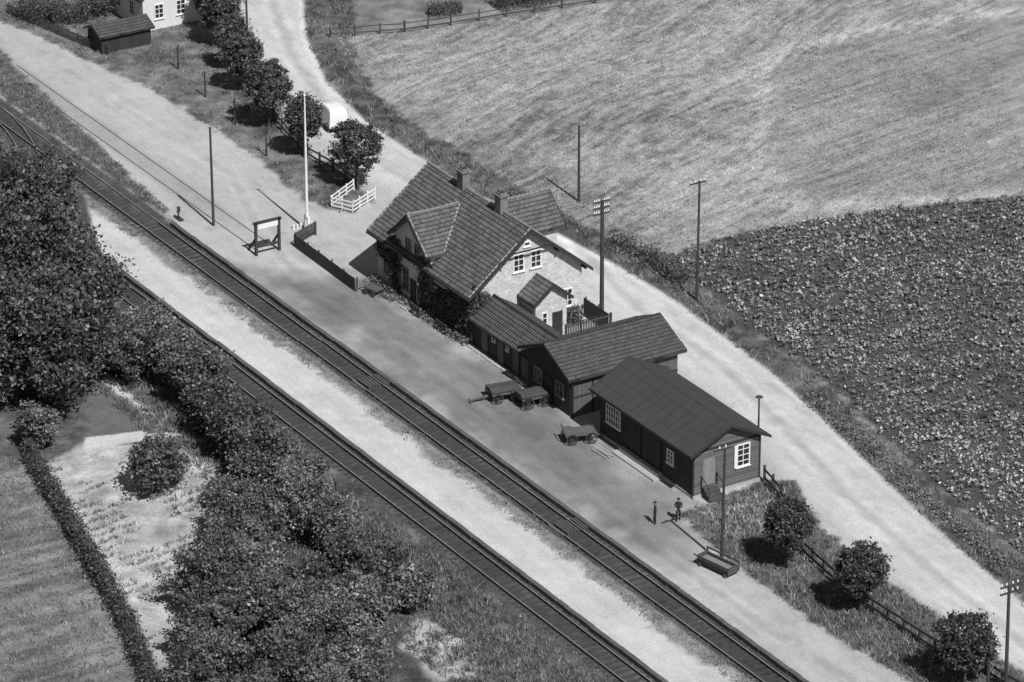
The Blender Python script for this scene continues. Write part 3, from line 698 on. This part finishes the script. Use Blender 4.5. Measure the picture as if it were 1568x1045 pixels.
ivy('ivy_front',3400,f1); ivy('ivy_gable',3000,f2,.04,.15); ivy('ivy_bay',2600,f3); ivy('flower_bed',1900,f4,.04,.28); ivy('ivy_eaves',900,f6)
def f5():
    return(-1.0+abs(random.gauss(0,.5)), random.uniform(4.4,6.6), 1.2*random.random())
ivy('shrub_by_wall',900,f5,.04,.14)

# --- low service wing and outhouse
E=empty('service_wing_building')
W=Part('walls',M_wood); R=Part('roof',M_slate); T=Part('trim',M_trim); F=Part('window_frames',M_white); G=Part('window_glass',M_glass); D=Part('doors',M_woodm)
gable_x(W,-1.05,7.55,-2.9,.9,2.35,3.55); roof_x(R,-1.0,9.2,-1.0,2.3,2.35,3.78,.1)
window(F,G,'F',-2.9,2.1,.5,1.5,2.0,1,1); window(F,G,'F',-2.9,4.1,.4,1.5,1.95,1,1)
for c in(.8,3.1,5.3,6.6): D.box(c-.42,c+.42,-2.97,-2.88,0,1.95)
RT=Part('ridge_tiles',M_trim); ridge(RT,(-1,-1,3.8),(9.0,-1,3.8),.09)
S=Part('kerb_stones',M_conc)
for k in range(9): S.box(-.9+k*.95,-.1+k*.95,-3.5+random.uniform(-.03,.03),-3.25,0,.1)
for q in(W,R,T,F,G,D,RT,S): 
    if q.v: q.build(E)
E=empty('outhouse_building')
W=Part('walls',M_woodm); R=Part('roof',M_slate); T=Part('trim',M_trim); F=Part('window_frames',M_grey); G=Part('window_glass',M_glass); D=Part('doors',M_wood); RT=Part('ridge_tiles',M_trim)
gable_y(W,-3.3,6.0,7.5,13.8,3.2,4.7); roof_y(R,-3.85,6.5,10.65,3.6,3.3,4.95)
D.box(7.7,13.6,-3.37,-3.28,.0,3.1); 
D.hexa([(7.6,-3.36,3.12),(13.7,-3.36,3.12),(10.65,-3.36,4.6)],[(7.6,-3.29,3.12),(13.7,-3.29,3.12),(10.65,-3.29,4.6)])
for c in(9.2,12.2): window(F,G,'F',-3.37,c,1.1,1.1,2.3,2,2)
D.box(10.1,11.2,-3.44,-3.36,0,2.2)
barge_y(T,-3.85,10.65,3.6,3.3,4.95); barge_y(T,6.5,10.65,3.6,3.3,4.95,1); ridge(RT,(10.65,-3.85,4.98),(10.65,6.5,4.98),.09)
for yy in(-1.5,1.5): T.box(13.8,13.86,yy-.05,yy+.05,0,3.2)
T.box(13.8,13.85,-3.3,6,1.55,1.67); T.box(13.8,13.9,-3.34,-3.2,0,3.2)
for q in(W,R,T,F,G,D,RT): q.build(E)
# --- goods shed
E=empty('goods_shed')
W=Part('walls',M_wood); WG=Part('gable_cladding',M_woodh); R=Part('roof',M_felt); T=Part('trim',M_trim); F=Part('window_frames',M_white); G=Part('window_glass',M_glass); D=Part('doors',M_wlight); L=Part('loading_ledge',M_conc)
gable_x(W,17.3,29.46,-3.1,2.6,3.7,5.1); roof_x(R,16.75,30.05,-.25,3.45,3.7,5.4,.12)
WG.hexa([(29.46,-3.12,.25),(29.46,2.62,.25),(29.46,2.62,3.67),(29.46,-.25,5.06),(29.46,-3.12,3.67)],[(29.52,-3.12,.25),(29.52,2.62,.25),(29.52,2.62,3.67),(29.52,-.25,5.06),(29.52,-3.12,3.67)])
T.box(29.45,29.56,-3.17,-3.03,0,3.65); T.box(29.45,29.56,2.53,2.67,0,3.65); T.box(29.52,29.57,-3.0,2.5,3.6,3.72)
barge_x(T,30.05,-.25,3.45,3.7,5.4,1,.2); barge_x(T,16.75,-.25,3.45,3.7,5.4,-1,.2)
window(F,G,'F',-3.1,19.1,1.9,1.5,3.0,6,3,.06); window(F,G,'F',-3.1,26.6,.85,1.6,2.7,2,3)
window(F,G,'E',29.52,1.15,1.15,1.55,3.35,2,4,.1)
WS=Part('window_shutter',M_white); WS.box(29.60,29.63,.35,.6,1.55,3.35); WS.build(E)
D.box(29.52,29.58,-2.35,-1.3,.85,2.9)
D2=Part('sliding_doors',M_wood); D2.box(20.6,22.8,-3.2,-3.11,.7,3.2); D2.box(23.2,25.4,-3.2,-3.11,.7,3.2)
L.box(20.2,25.8,-4.0,-3.12,.0,.14); L.box(20.4,25.6,-3.5,-3.13,.14,.42)
ST=Part('entrance_steps',M_fweather)
for k in range(4): ST.box(29.6+.28*k,29.9+.28*k,-2.4,-1.2,.0,.8-.19*k)
for yy in(-2.45,-1.15):
    ST.beam((29.65,yy,.8),(29.65,yy,1.75),.07); ST.beam((30.6,yy,.1),(30.6,yy,1.1),.07); ST.beam((29.6,yy,1.72),(30.65,yy,1.08),.05,.09)
P3=Part('foundation',M_conc); P3.box(17.2,29.57,-3.14,2.64,-.2,.24)
for q in(W,WG,R,T,F,G,D,D2,L,ST,P3): q.build(E)
# --- neighbour house at the top left
E=empty('farm_cottage')
W=Part('walls',simple('whitewash',.62,.12,3)); R=Part('roof',M_tile); F=Part('window_frames',M_white); G=Part('window_glass',M_glass); T=Part('trim',M_trim)
gable_x(W,-86,-73.3,6.4,13.2,3.4,6.5); roof_x(R,-86.4,-72.9,9.8,3.9,3.2,6.8); barge_x(T,-72.9,9.8,3.9,3.2,6.8)
for c in(8,10.2,12): window(F,G,'E',-73.3,c,.95,1.0,2.4,2,3)
for c in(-75.4,-78): window(F,G,'F',6.4,c,.95,1.0,2.4,2,3)
for q in(W,R,F,G,T): q.build(E)
E=empty('garden_shed'); W=Part('walls',M_wood); R=Part('roof',M_slate)
gable_y(W,.7,5.6,-73.0,-70.3,1.65,2.2); roof_y(R,.4,5.9,-71.65,1.65,1.7,2.45,.08); W.build(E); R.build(E)

# ------------------------------------------------------------------ vehicles and platform furniture
def wagon(name,x,y,rz,L=2.6,Wd=1.3,R=.42,cover=False,shaft=True):
    e=empty(name,(x,y,hz(x,y)),rz); b=Part('bed',M_cart); w=Part('wheels',M_rust); c=Part('cover',M_tarp)
    zb=R*1.0+.28
    n=9
    for k in range(n): b.box(-L/2,L/2,-Wd/2+k*Wd/n+.01,-Wd/2+(k+.9)*Wd/n,zb,zb+.05)
    b.box(-L/2,L/2,-Wd/2-.04,-Wd/2-.005,zb-.06,zb+.1); b.box(-L/2,L/2,Wd/2+.005,Wd/2+.04,zb-.06,zb+.1)
    b.box(-L/2-.04,-L/2-.003,-Wd/2,Wd/2,zb-.06,zb+.1); b.box(L/2+.003,L/2+.04,-Wd/2,Wd/2,zb-.06,zb+.1)
    for xx in(-L*.32,L*.32):
        b.beam((xx,-Wd/2,R),(xx,Wd/2,R),.09); b.beam((xx,-.3,R),(xx,-.3,zb-.003),.08); b.beam((xx,.3,R),(xx,.3,zb-.003),.08)
        for s in(-1,1): w.wheel((xx,s*(Wd/2+.14),R),R)
    if shaft:
        b.beam((L/2,-.12,R),(L/2+1.5,0,.22),.08); b.beam((L/2,.12,R),(L/2+1.5,0,.22),.08); b.beam((L/2+1.5,-.35,.22),(L/2+1.5,.35,.22),.07)
    for s in(-1,1):
        b.beam((-L/2,s*(Wd/2-.1),zb),(-L/2-.12,s*(Wd/2-.1),zb+.55),.06)
    b.beam((-L/2-.12,-Wd/2,zb+.53),(-L/2-.12,Wd/2,zb+.53),.06)
    if cover:
        ht=zb+.24; m=6
        for k in range(m):
            a0=-1+2*k/m; a1=-1+2*(k+1)/m; z=lambda a: ht+.12*(1-a*a)
            zl=lambda a: zb+.11
            c.hexa([(-L/2,a0*(Wd/2+.02),zl(a0)),(L/2,a0*(Wd/2+.02),zl(a0)),(L/2,a1*(Wd/2+.02),zl(a1)),(-L/2,a1*(Wd/2+.02),zl(a1))],
                   [(-L/2-.05,a0*(Wd/2+.06),z(a0)),(L/2+.05,a0*(Wd/2+.06),z(a0)+.05*math.sin(k*2)),(L/2+.05,a1*(Wd/2+.06),z(a1)+.05*math.sin(k*2+2)),(-L/2-.05,a1*(Wd/2+.06),z(a1))])
        c.build(e)
    b.build(e); w.build(e)
wagon('covered_handcart',8.3,-5.9,math.radians(-102),2.2,1.5,.42,True,True)
wagon('covered_handcart',10.3,-4.6,math.radians(84),2.2,1.4,.5,True,True)
wagon('flat_handcart',17.3,-4.9,math.radians(72),2.3,1.2,.45,False,True)
wagon('luggage_trolley',-13.2,-4.6,math.radians(15),1.3,.8,.25,False,True)
e=empty('timber_stack',(20.0,-4.6,0)); p=Part('planks',M_conc)
for k in range(7): p.beam((-.9+random.uniform(-.1,.1),-.35+.1*k,.08+.09*(k%3)),(.9,-.3+.1*k+random.uniform(-.1,.1),.08+.09*(k%3)),.1,.06)
p.build(e)
def bench(x,y,rz,L=1.8,name='platform_bench',mat=M_fweather):
    e=empty(name,(x,y,0),rz); s=Part('seat',mat); b=Part('backrest',mat); g=Part('legs',mat)
    for k in range(3): s.box(-L/2,L/2,-.22+.15*k,-.1+.15*k,.42,.46)
    for k in range(3): b.box(-L/2,L/2,.26,.3,.55+.14*k,.65+.14*k)
    for xx in(-L/2+.15,L/2-.2):
        g.box(xx,xx+.06,-.2,-.14,0,.42); g.box(xx,xx+.06,.2,.255,0,.95); g.box(xx,xx+.06,-.14,.2,.36,.415)
    s.build(e);b.build(e);g.build(e)
bench(-7.9,-3.7,math.pi,1.5)
bench(-4.2,-3.55,math.pi,1.6)
# wooden trough beside the pole
e=empty('platform_trough',(39.3,-7.6,0),math.radians(12)); p=Part('sides',M_fweather); q=Part('filling',M_grey)
p.box(-1.5,1.5,-.5,-.42,.25,.75); p.box(-1.5,1.5,.42,.5,.25,.75); p.box(-1.5,-1.42,-.42,.42,.25,.8); p.box(1.42,1.5,-.42,.42,.25,.8)
q.box(-1.42,1.42,-.42,.42,.25,.5)
for xx in(-1.2,1.2): p.box(xx-.08,xx+.08,-.6,.6,0,.25)
p.beam((-1.7,-.6,.8),(1.7,-.6,.8),.05,.1); p.beam((-1.5,.55,.3),(-1.5,.55,1.0),.07); p.beam((1.5,.55,.3),(1.5,.55,1.0),.07); p.beam((-1.6,.55,1.0),(1.6,.55,1.0),.05,.12)
p.build(e); q.build(e)
# parked delivery van with a pale rounded body
def parked_van(x,y,rz):
    e=empty('parked_van',(x,y,hz(x,y)),rz)
    body=Part('body',simple('van_paint_pale',.7,.05,3,.4))
    prof=[(-1.75,.45),(.95,.45),(.95,1.15),(.72,1.8),(.5,2.0),(-.3,2.12),(-1.3,2.1),(-1.65,1.95),(-1.78,1.6)]
    w=.85
    body.hexa([(a,-w*(1 if b<1.9 else .82),b) for a,b in prof],[(a,w*(1 if b<1.9 else .82),b) for a,b in prof])
    body.build(e,.09)
    hood=Part('bonnet',simple('bonnet_paint',.12,.1,3,.4)); hp=[(.96,.45),(1.9,.45),(1.95,.95),(1.8,1.12),(.96,1.2)]
    hood.hexa([(a,-.45,b) for a,b in hp],[(a,.45,b) for a,b in hp]); hood.build(e,.05)
    gl=Part('windows',M_glass)
    for s in(-1,1):
        yo=s*.86; gl.box(.15,.75,min(yo,yo-s*.02),max(yo,yo-s*.02)+.0,1.2,1.7)
    gl.poly([(.97,-.7,1.25),(.97,.7,1.25),(.77,.66,1.78),(.77,-.66,1.78)]); gl.build(e)
    fd=Part('fenders',M_trim); wh=Part('wheels',M_trim)
    for xx in(-1.15,1.4):
        for s in(-1,1):
            wh.cyl((xx,s*.66,.34),(xx,s*.84,.34),.34,.34,18)
            for k in range(6):
                a0=math.pi*k/6;a1=math.pi*(k+1)/6
                fd.hexa([(xx+.45*math.cos(a0),s*.72-.16,.36+.43*math.sin(a0)),(xx+.45*math.cos(a1),s*.72-.16,.36+.43*math.sin(a1)),(xx+.4*math.cos(a1),s*.72-.16,.36+.38*math.sin(a1)),(xx+.4*math.cos(a0),s*.72-.16,.36+.38*math.sin(a0))],
                        [(xx+.45*math.cos(a0),s*.72+.18,.36+.43*math.sin(a0)),(xx+.45*math.cos(a1),s*.72+.18,.36+.43*math.sin(a1)),(xx+.4*math.cos(a1),s*.72+.18,.36+.38*math.sin(a1)),(xx+.4*math.cos(a0),s*.72+.18,.36+.38*math.sin(a0))])
    fd.box(-1.8,1.2,-.8,.8,.36,.44); fd.build(e); wh.build(e)
    bp=Part('bumpers',M_grey); bp.box(1.98,2.04,-.7,.7,.4,.52); bp.box(-1.86,-1.8,-.7,.7,.4,.52)
    for s in(-1,1): bp.cyl((1.85,s*.55,.85),(1.97,s*.55,.85),.11,.11,10)
    bp.build(e)
parked_van(-45.2,9.8,math.radians(172))

# ------------------------------------------------------------------ people
def person(x,y,rz,pose=0):
    e=empty('person_standing',(x,y,hz(x,y)),rz)
    V=[];Eg=[];R=[]
    def add(p,r,par=None):
        V.append(p);R.append(r)
        if par is not None: Eg.append((par,len(V)-1))
        return len(V)-1
    sp=.10 if pose==0 else .2
    pel=add((0,0,.92),(.15,.12)); wai=add((0,0,1.1),(.15,.11),pel); che=add((0,0,1.3),(.19,.13),wai); nb=add((0,0,1.45),(.09,.08),che); nk=add((0,.01,1.52),(.055,.055),nb)
    for s in(-1,1):
        hp=add((s*.09,0,.85),(.1,.1),pel); kn=add((s*.1,.03+(s*sp*.4),.48),(.07,.07),hp); an=add((s*.1,s*sp*.7,.09),(.05,.05),kn); to=add((s*.12,.16+s*sp*.7,.04),(.045,.04),an)
        sh=add((s*.19,0,1.40),(.075,.07),che); el=add((s*.26,-.03,1.13),(.052,.052),sh); wr=add((s*(.25 if pose==0 else .14),.10,.90 if pose==0 else 1.05),(.036,.036),el)
    def skin(name,V,Eg,R,mat,sub=1):
        me=bpy.data.meshes.new(name); me.from_pydata(V,Eg,[]); me.materials.append(mat); ob=finish(bpy.data.objects.new(name,me),e)
        ob.modifiers.new('skin','SKIN')
        if not me.skin_vertices:
            bpy.context.view_layer.objects.active=ob; ob.select_set(True)
            bpy.ops.mesh.customdata_skin_add(); ob.select_set(False)
        d=me.skin_vertices[0].data
        for i,r in enumerate(R): d[i].radius=r
        d[0].use_root=True
        s=ob.modifiers.new('sub','SUBSURF'); s.levels=sub; s.render_levels=sub
    skin('body',V,Eg,R,M_cloth,2)
    for s in(-1,1):
        bx=s*(.25 if pose==0 else .14); bz=.90 if pose==0 else 1.05
        hv=[(bx,.10,bz)];hr=[(.03,.02)];he=[]
        hv.append((bx,.115,bz-.08)); hr.append((.035,.016)); he.append((0,1))
        for k,(o,l) in enumerate([(-.028,.07),(-.01,.08),(.01,.075),(.027,.06)]):
            i=len(hv); hv+= [(bx+o,.125,bz-.11),(bx+o,.14,bz-.11-l*.55),(bx+o,.15,bz-.11-l)]; hr+=[(.009,.009)]*3; he+=[(1,i),(i,i+1),(i+1,i+2)]
        i=len(hv); hv+=[(bx-s*.04,.125,bz-.06),(bx-s*.055,.14,bz-.10)]; hr+=[(.01,.01)]*2; he+=[(0,i),(i,i+1)]
        skin('hand',hv,he,hr,M_skin)
    hd=Part('head',M_skin); rings=[(1.50,.05),(1.55,.07),(1.60,.082),(1.65,.088),(1.70,.082),(1.74,.05)]
    for (z0,r0),(z1,r1) in zip(rings[:-1],rings[1:]): hd.cyl((0,.015,z0),(0,.015,z1),r0,r1,14)
    hd.beam((0,.09,1.64),(0,.125,1.605),.025); hd.box(-.095,-.08,0,.03,1.6,1.66); hd.box(.08,.095,0,.03,1.6,1.66); hd.build(e)
    ft=Part('face_features',M_trim)
    for s in(-1,1): ft.box(s*.035-.012,s*.035+.012,.09,.102,1.635,1.65)
    ft.box(-.025,.025,.083,.095,1.56,1.568); ft.build(e)
    ht=Part('hat',M_cloth); ht.cyl((0,.01,1.69),(0,.01,1.71),.12,.12,16); ht.cyl((0,.01,1.70),(0,.01,1.78),.1,.085,16); ht.build(e)
person(31.3,-7.5,2.5); person(31.7,-5.8,-2.2,1)

# ------------------------------------------------------------------ light, world, camera
az=math.radians(-4); elv=math.radians(51)
sd=Vector((math.cos(elv)*math.cos(az),math.cos(elv)*math.sin(az),math.sin(elv)))
sl=bpy.data.lights.new('sun','SUN'); sl.energy=5.0; sl.angle=math.radians(.5); sl.color=(1,.997,.99)
so=bpy.data.objects.new('sun',sl); so.rotation_euler=sd.to_track_quat('Z','Y').to_euler(); COL.objects.link(so)
w=bpy.data.worlds.new('World'); scene.world=w; w.use_nodes=True; nt=w.node_tree
sky=nt.nodes.new('ShaderNodeTexSky'); sky.sky_type='NISHITA'; sky.sun_disc=False; sky.sun_elevation=elv; sky.sun_rotation=math.pi/2-az
bw=nt.nodes.new('ShaderNodeRGBToBW'); bg=nt.nodes['Background']; nt.links.new(sky.outputs[0],bw.inputs[0]); nt.links.new(bw.outputs[0],bg.inputs[0]); bg.inputs[1].default_value=.055
cam=bpy.data.cameras.new('camera'); cam.lens=36*6900/1568; cam.sensor_width=36; cam.clip_start=1; cam.clip_end=5000
co=bpy.data.objects.new('camera',cam); D0=345; th=math.radians(25)
co.location=(D0*math.cos(th)*math.cos(AL),-D0*math.cos(th)*math.sin(AL),D0*math.sin(th))
co.rotation_euler=(-Vector(co.location)).to_track_quat('-Z','Y').to_euler(); COL.objects.link(co); scene.camera=co
scene.view_settings.view_transform='Standard'; scene.view_settings.look='None'; scene.view_settings.exposure=0
